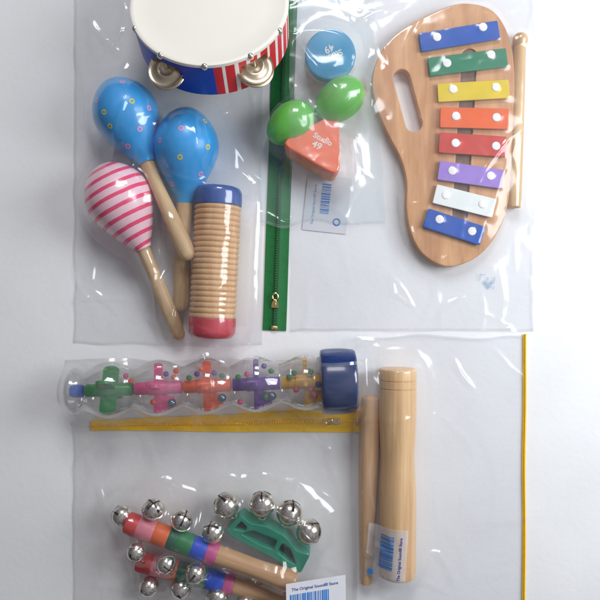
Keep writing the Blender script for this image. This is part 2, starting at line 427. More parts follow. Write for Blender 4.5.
for dg in (204, 236, 269.5, 303, 334, 6, 40, 74, 108, 140, 172):
    an = math.radians(dg); bm = bmesh.new(); dirv = TM.to_3x3() @ Vector((math.cos(an), math.sin(an), .25))
    lathe(bm, interp([(-.5, 3.2), (.6, 3.0), (1.7, 2.2), (2.3, 1.0), (2.5, 0)], 14), tw((TR+.2)*math.cos(an), (TR+.2)*math.sin(an), TH-2.2), dirv, 18)
    bobj('tack', bm, M['steel'], root)
for j, an in enumerate(jang):
    cx, cy = (TR-1.0)*math.cos(an), (TR-1.0)*math.sin(an)
    for zz, s, tl in ((1.8, 1, -.36), (-2.8, -1, -.30)):
        bm = bmesh.new()
        pr = [(0, 1.0), (0, 3.0), (.5, 6.4), (1.3, 7.6), (1.2, 9.0), (.3, 10.6), (-.3, 14.5), (.35, 16.2), (.9, 16.9), (.4, 17.0), (-.4, 16.2), (-.9, 14.5), (-.3, 10.4), (.6, 8.8), (.7, 7.6), (-.1, 6.2), (-.6, 3.0), (-.6, 1.0)]
        axv = TM.to_3x3() @ (Matrix.Rotation(tl + .05*math.sin(j*3), 3, Vector((math.sin(an), -math.cos(an), 0))) @ Vector((0, 0, s)))
        lathe(bm, [(t*s if False else t, r) for t, r in pr], tw(cx, cy, zz), axv, 40)
        bmesh.ops.recalc_face_normals(bm, faces=bm.faces[:]); bobj('jingle', bm, M['brass'], root)
    bm = bmesh.new(); lathe(bm, [(-9, 0), (-9, .8), (9, .8), (9, 0)], tw(cx, cy, 0), TM.to_3x3() @ Vector((0, 0, 1)), 12)
    bobj('jingle_pin', bm, M['steel'], root)
tamb = root

# ------------------------------------------------------------------ shakers
def egg(label, c, La, Wd, ang, z):
    p = W(*c, z); f = F(z)
    d = Vector((math.cos(ang), math.sin(ang), .06))
    bm = bmesh.new(); n = 40; prof = []
    for i in range(n+1):
        th = PI*i/n; x = -math.cos(th); r = math.sin(th)*(1 + .10*x)
        prof.append(((x+1)*La*f, max(r, 0)*Wd*f))
    prof[0] = (0, 0); prof[-1] = (2*La*f, 0)
    lathe(bm, prof, p - d.normalized()*La*f, d, 48); bmesh.ops.recalc_face_normals(bm, faces=bm.faces[:])
    o = bobj('egg_shaker', bm, M['egg']); tag(o, label, 'egg shaker', 'green egg shakers in the middle bag')
    solids.append(o); return o
egg('bright green egg shaker touching the green zip, lower left of the two', (290.5, 123.5), 26.5, 19.8, math.radians(36), 21)
egg('bright green egg shaker directly below the blue disc, upper right of the two', (339, 100.5), 28, 20.2, math.radians(38), 21)

p = W(330.5, 54, 24); root = thing('disc_shaker', 'round blue disc shaker with white lettering, above the green eggs', 'disc shaker', (p.x, p.y, 0))
def disc_prof(r, h0, h1, b=1.4): return [(h0, 0), (h0, r-b), (h0+.3*b, r-.3*b), (h0+b, r), (h1-b, r), (h1-.3*b, r-.3*b), (h1, r-b), (h1, 0)]
tilt = Matrix.Rotation(math.radians(3), 3, 'X')
axd = tilt @ Vector((0, 0, 1)); base = Vector((p.x, p.y+1, 1.5))
R = 25.4*F(24)
bm = bmesh.new(); lathe(bm, disc_prof(R, 0, 10), base, axd, 64); bmesh.ops.recalc_face_normals(bm, faces=bm.faces[:]); bobj('lower_shell', bm, M['rimwhite'], root)
bm = bmesh.new(); lathe(bm, disc_prof(R, 10.05, 23, 2), base, axd, 64); bmesh.ops.recalc_face_normals(bm, faces=bm.faces[:]); bobj('upper_shell', bm, M['shblue'], root)
lt = root.children[-1]
def put_text(txt, size, at, rotz, mat, parent, tiltm=None, bold=.15, name='lettering'):
    me = text_mesh(txt, size, name, .06, bold)
    m = Matrix.Translation(at) @ ((tiltm.to_4x4()) if tiltm else Matrix()) @ Matrix.Rotation(rotz, 4, 'Z')
    me.transform(m); me.transform(Matrix.Scale(S, 4)); return link(name, me, mat, parent, False)
top = base + axd*23.25
rz = math.radians(205)
for t, sz, off in (('Studio', 8.0, 4.2), ('49', 9.5, -3.4)):
    d = Matrix.Rotation(rz, 3, 'Z') @ Vector((0, off, 0)); put_text(t, sz, top + tilt @ (d + Vector((0, 2, 0))), rz, M['ink'], lt, tilt)
solids.extend(root.children)

root = thing('triangle_shaker', 'orange rounded triangle shaker with white lettering, below the green eggs', 'triangle shaker', (W(320, 150).x, W(320, 150).y, 0))
tri = [(277, 148.5), (337.5, 113), (338.5, 184.0)]
cen = W(320, 152, 0)
tm = Matrix.Translation((cen.x, cen.y, 3)) @ Matrix.Rotation(math.radians(-9), 4, 'X') @ Matrix.Rotation(math.radians(3), 4, 'Y') @ Matrix.Translation((-cen.x, -cen.y, 0))
def tri_loop(z, sc=1.0, r=14):
    pts = [W(*q, z) for q in tri]; c = sum(pts, Vector())/3
    return round_poly([(c + (q-c)*sc).xy for q in pts], r)
plate('lower_shell', [tri_loop(28, .97)], 0, 11.6, M['shorange'], root, 1.2, tm)['label'] = 'paler lower shell'
plate('middle_layer', [tri_loop(28, .985)], 11.7, 14.3, M['shwood'], root, .3, tm)
lt = plate('upper_shell', [tri_loop(28)], 14.4, 27, M['shorange'], root, 1.6, tm)
root.children[0].data.materials[0] = M['shlow']
rz = math.radians(-28)
for t, sz, off in (('Studio', 7.6, 3.6), ('49', 9.5, -3.6)):
    d = Matrix.Rotation(rz, 3, 'Z') @ Vector((0, off, 0)); q = W(319.5 if off > 0 else 317, 147, 30)
    me = text_mesh(t, sz, 'lettering', .06, .15)
    me.transform(tm @ Matrix.Translation((q.x + d.x, q.y + d.y, 27.12)) @ Matrix.Rotation(rz, 4, 'Z')); me.transform(Matrix.Scale(S, 4)); link('lettering', me, M['ink'], lt, False)
solids.extend(root.children)

# ------------------------------------------------------------------ xylophone
ZB = 12
root = thing('xylophone', 'wooden toy xylophone with eight coloured bars on a pear shaped board', 'xylophone', W(450, 140))
outl = [(470, 3.5), (450, 6), (420, 19), (393, 37), (377, 60), (372, 84), (377, 108), (388, 134), (401, 159), (406.5, 182), (406.5, 210), (412, 236), (425, 256), (447, 266.5),
        (470, 261), (487, 248), (499, 230), (507, 208), (511.5, 175), (514, 135), (515, 95), (513, 55), (506, 29), (492, 10)]
bp = [W(*q, ZB).xy for q in outl]; outer = smooth_loop(bp, 8)
def stadium(a, b, r, z, n=12):
    a = W(*a, z).xy; b = W(*b, z).xy; d = (b-a).normalized(); w = Vector((-d.y, d.x)); out = []
    an0 = math.atan2(d.y, d.x)
    for i in range(n+1): t = an0 - PI/2 + PI*i/n; out.append(b + Vector((math.cos(t), math.sin(t)))*r)
    for i in range(n+1): t = an0 + PI/2 + PI*i/n; out.append(a + Vector((math.cos(t), math.sin(t)))*r)
    return out
hole = stadium((401.5, 77.5), (414, 123.5), 8.2, ZB)
slot = stadium((469.5, 56), (460, 214), 7.4, ZB)
plate('board', [outer, hole, slot], .3, ZB, M['board'], root, 1.0)
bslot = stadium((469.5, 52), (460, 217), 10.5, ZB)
plate('slot_shade_floor', [bslot], .5, 10.2, M['groove_shade'], root, .1)  # panel added in the slot to carry that dark shade
bars = [('blue', (459.5, 36), 80, 18.5, 9.5, (437, 37), (483, 27)), ('green', (468, 62), 79, 18.5, 7.2, (447, 63), (491, 54.5)),
        ('yellow', (473.5, 90.7), 71.5, 18.5, 3.3, (453, 89), (496, 87)), ('orange', (474.7, 118), 69, 20.5, -1.5, (456, 116), (496.5, 117.3)),
        ('red', (472.7, 144.5), 67.5, 20.5, -3.8, (455.5, 143), (496, 146)), ('lilac', (471, 174.7), 65.5, 19.2, -8.2, (452.3, 170.7), (490.7, 175.8)),
        ('white', (464.6, 201), 61.5, 19.2, -14, (446, 195), (482.7, 204)), ('deep', (454.3, 226.8), 60, 19.5, -18, (439.5, 219.3), (472, 231.2))]
ZT = 16.4
nm = {'deep': 'blue'}
for key, c, ln, wd, an, s1, s2 in bars:
    f = F(ZT); cc = W(*c, ZT); a = math.radians(an); R2 = Matrix.Rotation(a, 2)
    lp = [cc.xy + R2 @ Vector((x*ln*f/2, y*wd*f/2)) for x, y in ((-1, -1), (1, -1), (1, 1), (-1, 1))]
    b = plate('tone_bar', [round_poly(lp, 1.2, 3)], ZT-2.2, ZT, M['bar'][key], root, .5); b['label'] = nm.get(key, key) + ' tone bar'
    for s in (s1, s2):
        q = W(*s, ZT); bm = bmesh.new()
        lathe(bm, interp([(-8, 1.5), (0.01, 1.6), (.05, 3.9), (.25, 4.1), (.6, 3.6), (.8, 2.2), (.85, 0)], 24), q, (0, 0, 1), 24)
        bobj('pin', bm, M['screw'], b)
        bm = bmesh.new(); lathe(bm, [(0, 1.6), (0, 4.4), (2.1, 4.4), (2.1, 1.6)], (q.x, q.y, ZB), (0, 0, 1), 20); bobj('felt_washer', bm, M['felt'], b)
def desc(o):
    out = []
    for c in o.children: out.append(c); out += desc(c)
    return out
solids.extend(desc(root))

# beater
a = W(520.5, 33, 8); b = W(513, 208, 7)
bm = bmesh.new(); ax = b - a; Ln = ax.length
lathe(bm, interp([(0, 0), (.7, 3.6), (3, 6.4), (7, 7.3), (11, 6.6), (13.5, 5.6), (18, 5.7), (Ln*.4, 6.6), (Ln*.8, 7.3), (Ln-4, 7.4), (Ln-1, 6.2), (Ln, 0)], 88), a, ax, 32)
bmesh.ops.recalc_face_normals(bm, faces=bm.faces[:])
o = bobj('beater', bm, M['maple']); tag(o, 'pale wooden beater stick lying along the right side of the xylophone', 'beater'); solids.append(o)

# ------------------------------------------------------------------ rain tube
zc = 29
A = W(66, 391.6, zc); B = W(322, 381.3, zc)
root = thing('rain_tube', 'clear wavy rattle tube with coloured wheels inside and a blue cap', 'rattle tube', (A.x, A.y, 0))
ax = (B - A); Ln = ax.length; axn = ax.normalized(); f = F(zc)
bm = bmesh.new(); prof = []
per = 49.0*f; c0 = (109.5 - 66)*f
n = 150
for i in range(n+1):
    t = Ln*i/n; ph = 2*PI*(t - c0)/per
    r = (20.6 + 7.9*(.5 + .5*math.cos(ph))**.62)*f
    if t < 12: r *= math.sqrt(max(0, 1 - ((12-t)/12)**2)) * .999 + .001
    prof.append((t, r if i else 0))
lathe(bm, prof, A, ax, 64)
inner = [(t, max(r-1.0, 0)) for t, r in prof]
bmesh.ops.recalc_face_normals(bm, faces=bm.faces[:])
bobj('clear_tube', bm, M['tube'], root)
au, uu, vvv = frame(ax)
# moulding seam along the upper side
bm = bmesh.new(); pts = []
wv = (uu*-.42 + vvv*.9) if (uu*-.42).y > 0 else (uu*.42 + vvv*.9)
for t, r in prof[8:-1]: pts.append(A + axn*t + wv.normalized()*(r+.15))
tube(bm, pts, .32, 6); bobj('tube_seam', bm, M['tube'], root)
cols = ['blue', 'green', 'pink', 'orange', 'purple', 'yellow']
for i, k in enumerate(cols):
    xc = 60.5 + 49.0*i; cpos = A + axn*((xc-66)*f)
    w = thing  # (a wheel is a part)
    bm = bmesh.new()
    hl = 22.5*f
    if i == 0:
        lathe(bm, interp([(10, 0), (10, 5.4), (hl, 5.8), (hl, 0)], 6), cpos, axn, 24)
    else:
        lathe(bm, [(-hl-1, 0), (-hl-1, 5.6), (-hl, 6.1), (-hl*.45, 6.2), (-hl*.42, 6.9), (hl*.42, 6.9), (hl*.45, 6.4), (hl, 6.2), (hl+1, 5.6), (hl+1, 0)], cpos, axn, 24)
    hub = bobj('wheel', bm, M['wheel'][k], root); hub['label'] = k + ' paddle wheel'
    if i:
        for j in range(4):
            an = PI/2*j + {1: .45, 2: .2, 3: .06, 4: .12, 5: .03}[i]
            dv = uu*math.cos(an) + vvv*math.sin(an)
            sv = axn.cross(dv).normalized(); bm = bmesh.new()
            wd = {1: 15, 2: 8, 3: 8, 4: 5, 5: 4}[i]
            lp = []
            for q in range(21):                                     # rounded paddle in (axis, radial)
                tt = q/20
                lp.append(tt)
            Rr = 25*f; hw = wd/2
            out = [(-hw, 5), (hw, 5)] + [(hw*(math.cos(x)), Rr - hw*.5 + hw*.5*math.sin(x)) for x in [PI*q/10 for q in range(11)]]
            v1 = [bm.verts.new(cpos + axn*x + dv*y + sv*1.6) for x, y in out]
            v2 = [bm.verts.new(cpos + axn*x + dv*y - sv*1.6) for x, y in out]
            bm.faces.new(v1); bm.faces.new(v2[::-1])
            for q in range(len(out)): bm.faces.new([v1[q], v2[q], v2[(q+1) % len(out)], v1[(q+1) % len(out)]])
            # side vane
            o2 = [(0, 6), (15, 9), (16.5, 13), (14, 20), (5, 23), (0, 22)]
            if i in (2, 3, 4, 5) and j == 0:
                m1 = [bm.verts.new(cpos + axn*x + dv*y*f + sv*.8) for x, y in o2]; m2 = [bm.verts.new(cpos + axn*x + dv*y*f - sv*.8) for x, y in o2]
                bm.faces.new(m1); bm.faces.new(m2[::-1])
                for q in range(6): bm.faces.new([m1[q], m2[q], m2[(q+1) % 6], m1[(q+1) % 6]])
            bmesh.ops.recalc_face_normals(bm, faces=bm.faces[:])
            bobj('paddle', bm, M['wheel'][k], hub)
bc = ['beadsteel', 'green', 'pink', 'purple', 'orange', 'blue', 'yellow']
spots = [(126, 376, 'pink'), (131, 381, 'orange'), (172, 403, 'beadsteel'), (166, 374, 'purple'), (174, 377, 'orange'), (176, 371, 'orange'), (197, 374, 'purple'), (189, 378, 'green'), (201, 369, 'orange'),
         (222, 398, 'beadsteel'), (214, 373, 'purple'), (222, 376, 'green'), (238, 377, 'green'), (247, 374, 'pink'), (266, 397, 'green'), (271, 371, 'green'), (264, 366, 'purple'), (272, 396, 'beadsteel'),
         (294, 373, 'green'), (311, 372, 'green'), (309, 371, 'green'), (311, 390, 'pink'), (318, 384, 'purple'), (296, 390, 'pink'), (289, 377, 'green'), (240, 402, 'pink'), (153, 402, 'orange'), (315, 396, 'pink')]
for px, py, k in spots:
    q = W(px, py, 36); bm = bmesh.new(); sphere(bm, q, 2.7 if k != 'beadsteel' else 4.2, 18, 12)
    bobj('bead', bm, M['beadsteel'] if k == 'beadsteel' else M['wheel'][k], root)
# blue cap: short drum with softly swollen side
bm = bmesh.new(); Rc = 33*F(34); cl = 36*f
ca = A + axn*(Ln - 1.5)
ca.z = 33; 
lathe(bm, interp([(0, 0), (0, Rc*.55), (.2, Rc*.88), (.9, Rc*.955), (3, Rc*.985), (8, Rc), (cl*.6, Rc*.995), (cl-6, Rc*.965), (cl-2, Rc*.93), (cl-.3, Rc*.84), (cl, Rc*.6), (cl, 0)], 66), ca, axn, 12*6)
bmesh.ops.recalc_face_normals(bm, faces=bm.faces[:]); bobj('end_cap', bm, M['capblue'], root)
solids.extend(desc(root))

# ------------------------------------------------------------------ jingle bells
def bell_into(bm, c, r, d, spin=0, loop=True):
    """a sleigh bell: two half shells, seam, cross slots cut at the pole in direction d"""
    c = Vector(c); a, u, v = frame(d); Mx = Matrix((u, v, a)).transposed()
    Mx = Matrix.Rotation(spin, 3, a) @ Mx
    nu, nv = 40, 26; g = {}
    def P(i, j, rr):
        th = PI*j/nv; ph = 2*PI*i/nu
        return c + Mx @ Vector((math.sin(th)*math.cos(ph), math.sin(th)*math.sin(ph), math.cos(th)*1.0))*rr
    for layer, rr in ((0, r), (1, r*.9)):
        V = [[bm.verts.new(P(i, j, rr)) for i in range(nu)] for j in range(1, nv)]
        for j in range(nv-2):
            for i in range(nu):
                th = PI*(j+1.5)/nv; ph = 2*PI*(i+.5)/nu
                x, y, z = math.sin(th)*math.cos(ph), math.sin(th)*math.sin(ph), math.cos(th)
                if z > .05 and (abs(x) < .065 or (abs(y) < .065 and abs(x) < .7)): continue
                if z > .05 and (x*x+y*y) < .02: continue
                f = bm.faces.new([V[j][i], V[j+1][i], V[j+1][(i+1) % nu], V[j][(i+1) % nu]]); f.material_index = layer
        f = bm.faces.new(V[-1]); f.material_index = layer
    pts = [c + Mx @ Vector((math.cos(2*PI*k/32), math.sin(2*PI*k/32), 0))*r*1.01 for k in range(32)]
    tube(bm, pts, r*.065, 6, closed=True)
    if loop:
        pts = [c + Mx @ Vector((math.cos(PI*k/8)*r*.3, 0, -r*.93 - math.sin(PI*k/8)*r*.32)) for k in range(9)]
        tube(bm, pts, r*.09, 6)
def bell(c, r, d, parent, spin=0):
    bm = bmesh.new(); bell_into(bm, c, r, d, spin)
    return bobj('jingle_bell', bm, [M['steel'], M['shaded_metal']], parent)

def stick(label, a, b, end, r, z, bands, bells):
    A = W(*a, z); E = W(*end, z); f = F(z); ax = E - A; Ln = ax.length
    root = thing('bell_stick', label, 'bell stick', (A.x, A.y, 0), 'rainbow bell sticks in the lower left bag')
    bl = (Vector(b) - Vector(a)).length*f; edges = [bl*i/len(bands) for i in range(len(bands)+1)]
    edges = [q*bl for q in bells['cuts']]
    for i, (mt, nmx) in enumerate(bands):
        bm = bmesh.new(); t0, t1 = edges[i], edges[i+1]; R = r*f*(1+.012*math.sin(i*2.1))
        if i == 0: pr = [(t0, 0), (t0, R-2), (t0+.7, R-.6), (t0+2, R), (t1, R), (t1, R-2)]
        else: pr = [(t0+.05, R-2), (t0+.05, R-.3), (t0+.6, R), (t1-.6, R), (t1, R-.3), (t1, R-2)]
        lathe(bm, pr, A, ax, 40); bmesh.ops.recalc_face_normals(bm, faces=bm.faces[:])
        bobj('colour_band', bm, mt, root)['label'] = nmx + ' band'
    bm = bmesh.new(); R = r*f
    lathe(bm, interp([(bl-6, R*.7), (bl, R*.86), (bl+4, R*.9), (bl+(Ln-bl)*.5, R*.84), (Ln-6, R*1.0), (Ln-2, R*.9), (Ln, 0)], 36), A, ax, 40)
    bmesh.ops.recalc_face_normals(bm, faces=bm.faces[:]); bobj('handle', bm, M['stick_wood'], root)
    for (px, py, rr, zz, dx, dy, dz, sp) in bells['at']:
        bell(W(px, py, zz), rr*F(zz), (dx, -dy, dz*.55), root, sp)
    solids.extend(root.children)
    return root
pc = lambda n, *c: paint('band_' + n, srgb(*c), .4, .05)
BD = {'red': pc('red', 208, 50, 46), 'pink': pc('pink', 222, 128, 142), 'orange': pc('orange', 226, 104, 46), 'dark green': pc('darkgreen', 14, 92, 66), 'green': pc('green', 14, 120, 66),
      'blue': pc('blue', 22, 78, 206), 'mauve': pc('mauve', 202, 84, 142)}
bnds = [(BD[k], k) for k in ('red', 'pink', 'orange', 'dark green', 'green', 'blue', 'mauve')]
stick('rainbow banded bell stick on top of its twin, wooden handle pointing at the bottom label', (126, 522), (217, 553.5), (296, 583), 11.0, 26, bnds,
      {'cuts': [0, .13, .31, .47, .56, .73, .885, 1.0],
       'at': [(122, 515.5, 10.5, 24, -.7, -.5, .5, .3), (153.5, 509.5, 11, 28, .1, -.5, .8, .9), (181.5, 520.5, 10.8, 27, .3, -.4, .85, .2), (213, 532.5, 11, 27, -.2, -.6, .75, 1.2),
              (136, 552, 9.4, 33, -.1, .5, .8, .5), (166, 564, 9.6, 34, .3, .2, .9, 1.4), (195.5, 573.5, 10.2, 33, -.3, .3, .9, .1)]})
stick('rainbow banded bell stick partly hidden beneath its twin, nearest the bottom edge', (137, 561), (233, 586), (290, 599), 10.0, 12, bnds,
      {'cuts': [0, .16, .3, .42, .56, .72, .9, 1.0],
       'at': [(149, 586.5, 10.2, 14, -.4, .6, .5, .6), (181, 588, 10.6, 14, .2, .7, .5, .2), (217.5, 597, 11, 16, .1, .4, .8, .7), (246, 603, 10, 14, .4, .6, .6, .7)]})

# teal hand bells
root = thing('hand_bells', 'teal plastic hand grip carrying four round silver bells', 'hand bells', W(268, 540))
z1 = 24
outl = [(226.5, 528), (243, 510.5), (253, 519), (270, 521.5), (288, 531.5), (299, 546.5), (312.5, 550), (302.5, 571), (286, 562.5), (268, 552), (250, 543.5), (234, 534.5)]
lp = round_poly([W(*q, z1).xy for q in outl], 3.5, 4)
hl = round_poly([W(*q, z1).xy for q in ((235.5, 525.5), (243.5, 517), (249, 523.2), (247, 527.5))], 1.5, 3)
hr = round_poly([W(*q, z1).xy for q in ((279, 548.5), (284.5, 538.5), (292.5, 545), (298, 561.5), (290.5, 558))], 2.5, 3)
hm = round_poly([W(*q, z1).xy for q in ((243, 530.5), (255, 526.5), (279, 536), (275.5, 546), (262, 541.5))], 2.0, 3)
gm = Matrix.Translation((*W(268, 540, z1).xy, 0)) @ Matrix.Rotation(.16, 4, Vector((.85, -.45, 0))) @ Matrix.Translation((*(-W(268, 540, z1)).xy, 0))
plate('grip_frame', [lp, hl, hr, hm], 6, 25, M['teal'], root, 1.2, gm)
plate('grip_web', [round_poly([W(*q, z1).xy for q in ((240, 530), (254, 524), (281, 535), (277, 548), (262, 544))], 2.0, 3)], 10, 18, M['teal2'], root, .5, gm)
plate('grip_floor', [round_poly([W(*q, z1).xy for q in ((233, 528), (243, 514), (296, 546), (299, 565), (288, 561))], 2.0, 3)], 4.2, 7, M['teal2'], root, .5, gm)
for (px, py, rx, dx, dy, sp) in ((226, 505.5, 13, -.35, -.5, .5), (262, 504, 13.4, 0, -.7, 0), (289.3, 512.5, 13, .2, -.6, .2), (309, 531.5, 12.8, .5, -.5, .9)):
    bell(W(px, py, 22), rx*F(22), (dx, -dy, .12), root, sp)
solids.extend(root.children)

# ------------------------------------------------------------------ wooden clave and rod
a = W(397.8, 368.5, 18); b = W(397.5, 576, 18); ax = b - a; Ln = ax.length; R = 18.2
bm = bmesh.new(); g = lambda t, d=.9: [(t-.7, R), (t-.25, R-d), (t+.25, R-d), (t+.7, R)]
f = F(18)
prof = [(0, 0), (0, R-1.4), (.5, R-.5), (1.5, R)] + g(11.5*f) + g(19.5*f) + [(24, R)]
for i in range(1, 30):
    t = 24 + (Ln-24-24)*i/30; u_ = (t - 30)/(Ln-60)
    k = math.exp(-((u_-.40)/.16)**2); prof.append((t, R - 1.6*k - .5*u_))
prof += [(Ln-20, R-.6)] + [(x, y-.6) for x, y in g(Ln-13)] + [(Ln-2, R-.7), (Ln-.5, R-1.3), (Ln, R-2.4), (Ln, 0)]
lathe(bm, prof, a, ax, 64); bmesh.ops.recalc_face_normals(bm, faces=bm.faces[:])
o = bobj('tone_block', bm, M['clave']); tag(o, 'thick pale wooden cylinder with a slim waist and ringed ends', 'wood block'); solids.append(o)
a = W(370.5, 395, 9); b = W(366.3, 584, 7); ax = b - a; Ln = ax.length
bm = bmesh.new(); lathe(bm, interp([(0, 0), (.8, 4.5), (4, 8.0), (10, 9.3), (Ln*.4, 9.5), (Ln*.75, 7.4), (Ln-5, 5.4), (Ln-1, 4.3), (Ln, 0)], 72), a, ax, 36)
bmesh.ops.recalc_face_normals(bm, faces=bm.faces[:])
o = bobj('wooden_rod', bm, M['rod']); tag(o, 'thin tapering wooden rod lying to the left of the thick cylinder', 'wooden rod'); solids.append(o)

# ------------------------------------------------------------------ bags: draped film
ALLB = []
def add_bvh(objs):
    for o in objs:
        me = o.data; V = [o.matrix_world @ v.co / S for v in me.vertices]
        ALLB.append(BVHTree.FromPolygons(V, [tuple(p.vertices) for p in me.polygons]) if len(V) else None)
bpy.context.view_layer.update()
Vall, Pall = [], []
for o in solids:
    off = len(Vall); Vall += [(o.matrix_world @ v.co) / S for v in o.data.vertices]
    Pall += [tuple(off+i for i in p.vertices) for p in o.data.polygons]
base_bvh = BVHTree.FromPolygons(Vall, Pall)
layers = []
class Field:
    def __init__(s, x0, x1, y0, y1, Z): s.x0, s.x1, s.y0, s.y1, s.Z = x0, x1, y0, y1, Z
    def z(s, x, y):
        ny, nx = s.Z.shape; u = (x - s.x0)/(s.x1-s.x0)*(nx-1); v = (y - s.y0)/(s.y1-s.y0)*(ny-1)
        if u < 0 or v < 0 or u > nx-1 or v > ny-1: return -1
        i, j = min(int(u), nx-2), min(int(v), ny-2); du, dv = u-i, v-j; Z = s.Z
        return (Z[j, i]*(1-du)+Z[j, i+1]*du)*(1-dv)+(Z[j+1, i]*(1-du)+Z[j+1, i+1]*du)*dv
def drape(x0, x1, y0, y1, left=None, right=None, top=None, bottom=None, creases=(), nrand=60, iters=260, lift=.5, step=1.0, seed=1, amp=1., post=1, under=()):
    """rectangular grid in world mm, edges bent by the four functions; film relaxes over what lies below"""
    rg = np.random.RandomState(seed)
    nx = int((x1-x0)/step)+1; ny = int((y1-y0)/step)+1
    U = np.linspace(0, 1, nx); Vv = np.linspace(0, 1, ny)
    X = np.zeros((ny, nx)); Y = np.zeros((ny, nx))
    for j, v in enumerate(Vv):
        yb = y0 + (y1-y0)*v
        xl = x0 + (left(yb) if left else 0); xr = x1 + (right(yb) if right else 0)
        X[j] = xl + (xr-xl)*U
    for i, u in enumerate(U):
        xb = x0 + (x1-x0)*u
        yl = y0 + (bottom(xb) if bottom else 0); yr = y1 + (top(xb) if top else 0)
        Y[:, i] = yl + (yr-yl)*Vv
    H = np.zeros((ny, nx))
    for j in range(ny):
        for i in range(nx):
            h = base_bvh.ray_cast(Vector((X[j, i], Y[j, i], 400)), Vector((0, 0, -1)))
            z = h[0].z if h[0] is not None else 0.
            for fl in under:
                z2 = fl.z(X[j, i], Y[j, i])
                if z2 > z: z = z2
            H[j, i] = max(z, 0) + lift
    Z = H.copy()
    for it in range(iters):
        P = np.pad(Z, 1, mode='edge')
        a = (P[1:-1, :-2] + P[1:-1, 2:] + P[:-2, 1:-1] + P[2:, 1:-1])/4
        Z = np.maximum(H, a - .004)
    # wrinkles
    def ridge(pts, h, s, prof=0):
        nonlocal Z
        P = np.array(pts, float)
        best = np.full(X.shape, 1e9); tpar = np.zeros(X.shape); n = len(P)-1
        lo = P.min(0) - 5*s; hi = P.max(0) + 5*s
        m = (X > lo[0]) & (X < hi[0]) & (Y > lo[1]) & (Y < hi[1])
        if not m.any(): return
        xs, ys = X[m], Y[m]; b = np.full(xs.shape, 1e9); tp = np.zeros(xs.shape)
        for k in range(n):
            d = P[k+1]-P[k]; l2 = (d**2).sum()+1e-9
            t = np.clip(((xs-P[k, 0])*d[0] + (ys-P[k, 1])*d[1])/l2, 0, 1)
            dist = np.hypot(xs-P[k, 0]-t*d[0], ys-P[k, 1]-t*d[1])
            u = dist < b; b[u] = dist[u]; tp[u] = (k + t[u])/n
        Z[m] += h*np.exp(-(b/s)**1.6)*np.clip(np.sin(PI*np.clip(tp*.96+.02, 0, 1)), 0, 1)**.55
    for i in range(nrand):
        cx = rg.uniform(x0, x1); cy = rg.uniform(y0, y1); a = rg.uniform(0, PI); ln = rg.uniform(12, 70); bend = rg.uniform(-.5, .5)
        pts = [(cx + math.cos(a+bend*t)*ln*t, cy + math.sin(a+bend*t)*ln*t) for t in np.linspace(-.5, .5, 6)]
        ridge(pts, rg.uniform(.3, 1.3)*amp, rg.uniform(2.5, 7))
    for i in range(int(nrand*.45)):                     # long taut folds with a sharp crest
        cx = rg.uniform(x0, x1); cy = rg.uniform(y0, y1); a = rg.choice([.25, .9, 1.35, 1.7, 2.3]) + rg.normal(0, .2); ln = rg.uniform(40, 130); bend = rg.uniform(-.7, .7)
        pts = [(cx + math.cos(a+bend*t)*ln*t, cy + math.sin(a+bend*t)*ln*t) for t in np.linspace(-.5, .5, 9)]
        pts = [(p[0] + rg.normal(0, .8), p[1] + rg.normal(0, .8)) for p in pts]
        ridge(pts, rg.uniform(.7, 2.0)*amp, rg.uniform(1.6, 3.4))
    for c in creases:
        pts, h, s = c; h *= .95; s *= 1.45
        zz = 8
        ridge([tuple(W(x, y, zz).xy) for x, y in pts], h, s)
    for j in range(ny):
        for i in range(nx):
            Z[j, i] += .55*amp*noise.noise(Vector((X[j, i]*.035, Y[j, i]*.035, seed*3.1))) + .22*amp*noise.noise(Vector((X[j, i]*.11, Y[j, i]*.11, seed*1.7)))
    for _ in range(post):
        P = np.pad(Z, 1, mode='edge'); Z = .5*Z + .125*(P[1:-1, :-2] + P[1:-1, 2:] + P[:-2, 1:-1] + P[2:, 1:-1])
    Z = np.maximum(Z, np.maximum(H*0+.35, 0)); Z = np.maximum(Z, H - lift + .35)
    return X, Y, Z, H
def grid_obj(name, X, Y, Z, mat, parent):
    ny, nx = X.shape
    co = np.stack([X, Y, Z], -1).reshape(-1, 3)*S
    idx = np.arange(nx*ny).reshape(ny, nx)
    q = np.stack([idx[:-1, :-1], idx[:-1, 1:], idx[1:, 1:], idx[1:, :-1]], -1).reshape(-1, 4)
    me = bpy.data.meshes.new(name); me.vertices.add(len(co)); me.vertices.foreach_set('co', co.ravel())
    me.loops.add(q.size); me.loops.foreach_set('vertex_index', q.ravel()); me.polygons.add(len(q))
    me.polygons.foreach_set('loop_start', np.arange(0, q.size, 4)); me.polygons.foreach_set('loop_total', np.full(len(q), 4))
    me.polygons.foreach_set('use_smooth', np.ones(len(q), bool)); me.update(calc_edges=True); me.validate()
    o = bpy.data.objects.new(name, me); C.objects.link(o); me.materials.append(mat)
    o.parent = parent; o.matrix_parent_inverse = parent.matrix_world.inverted(); return o
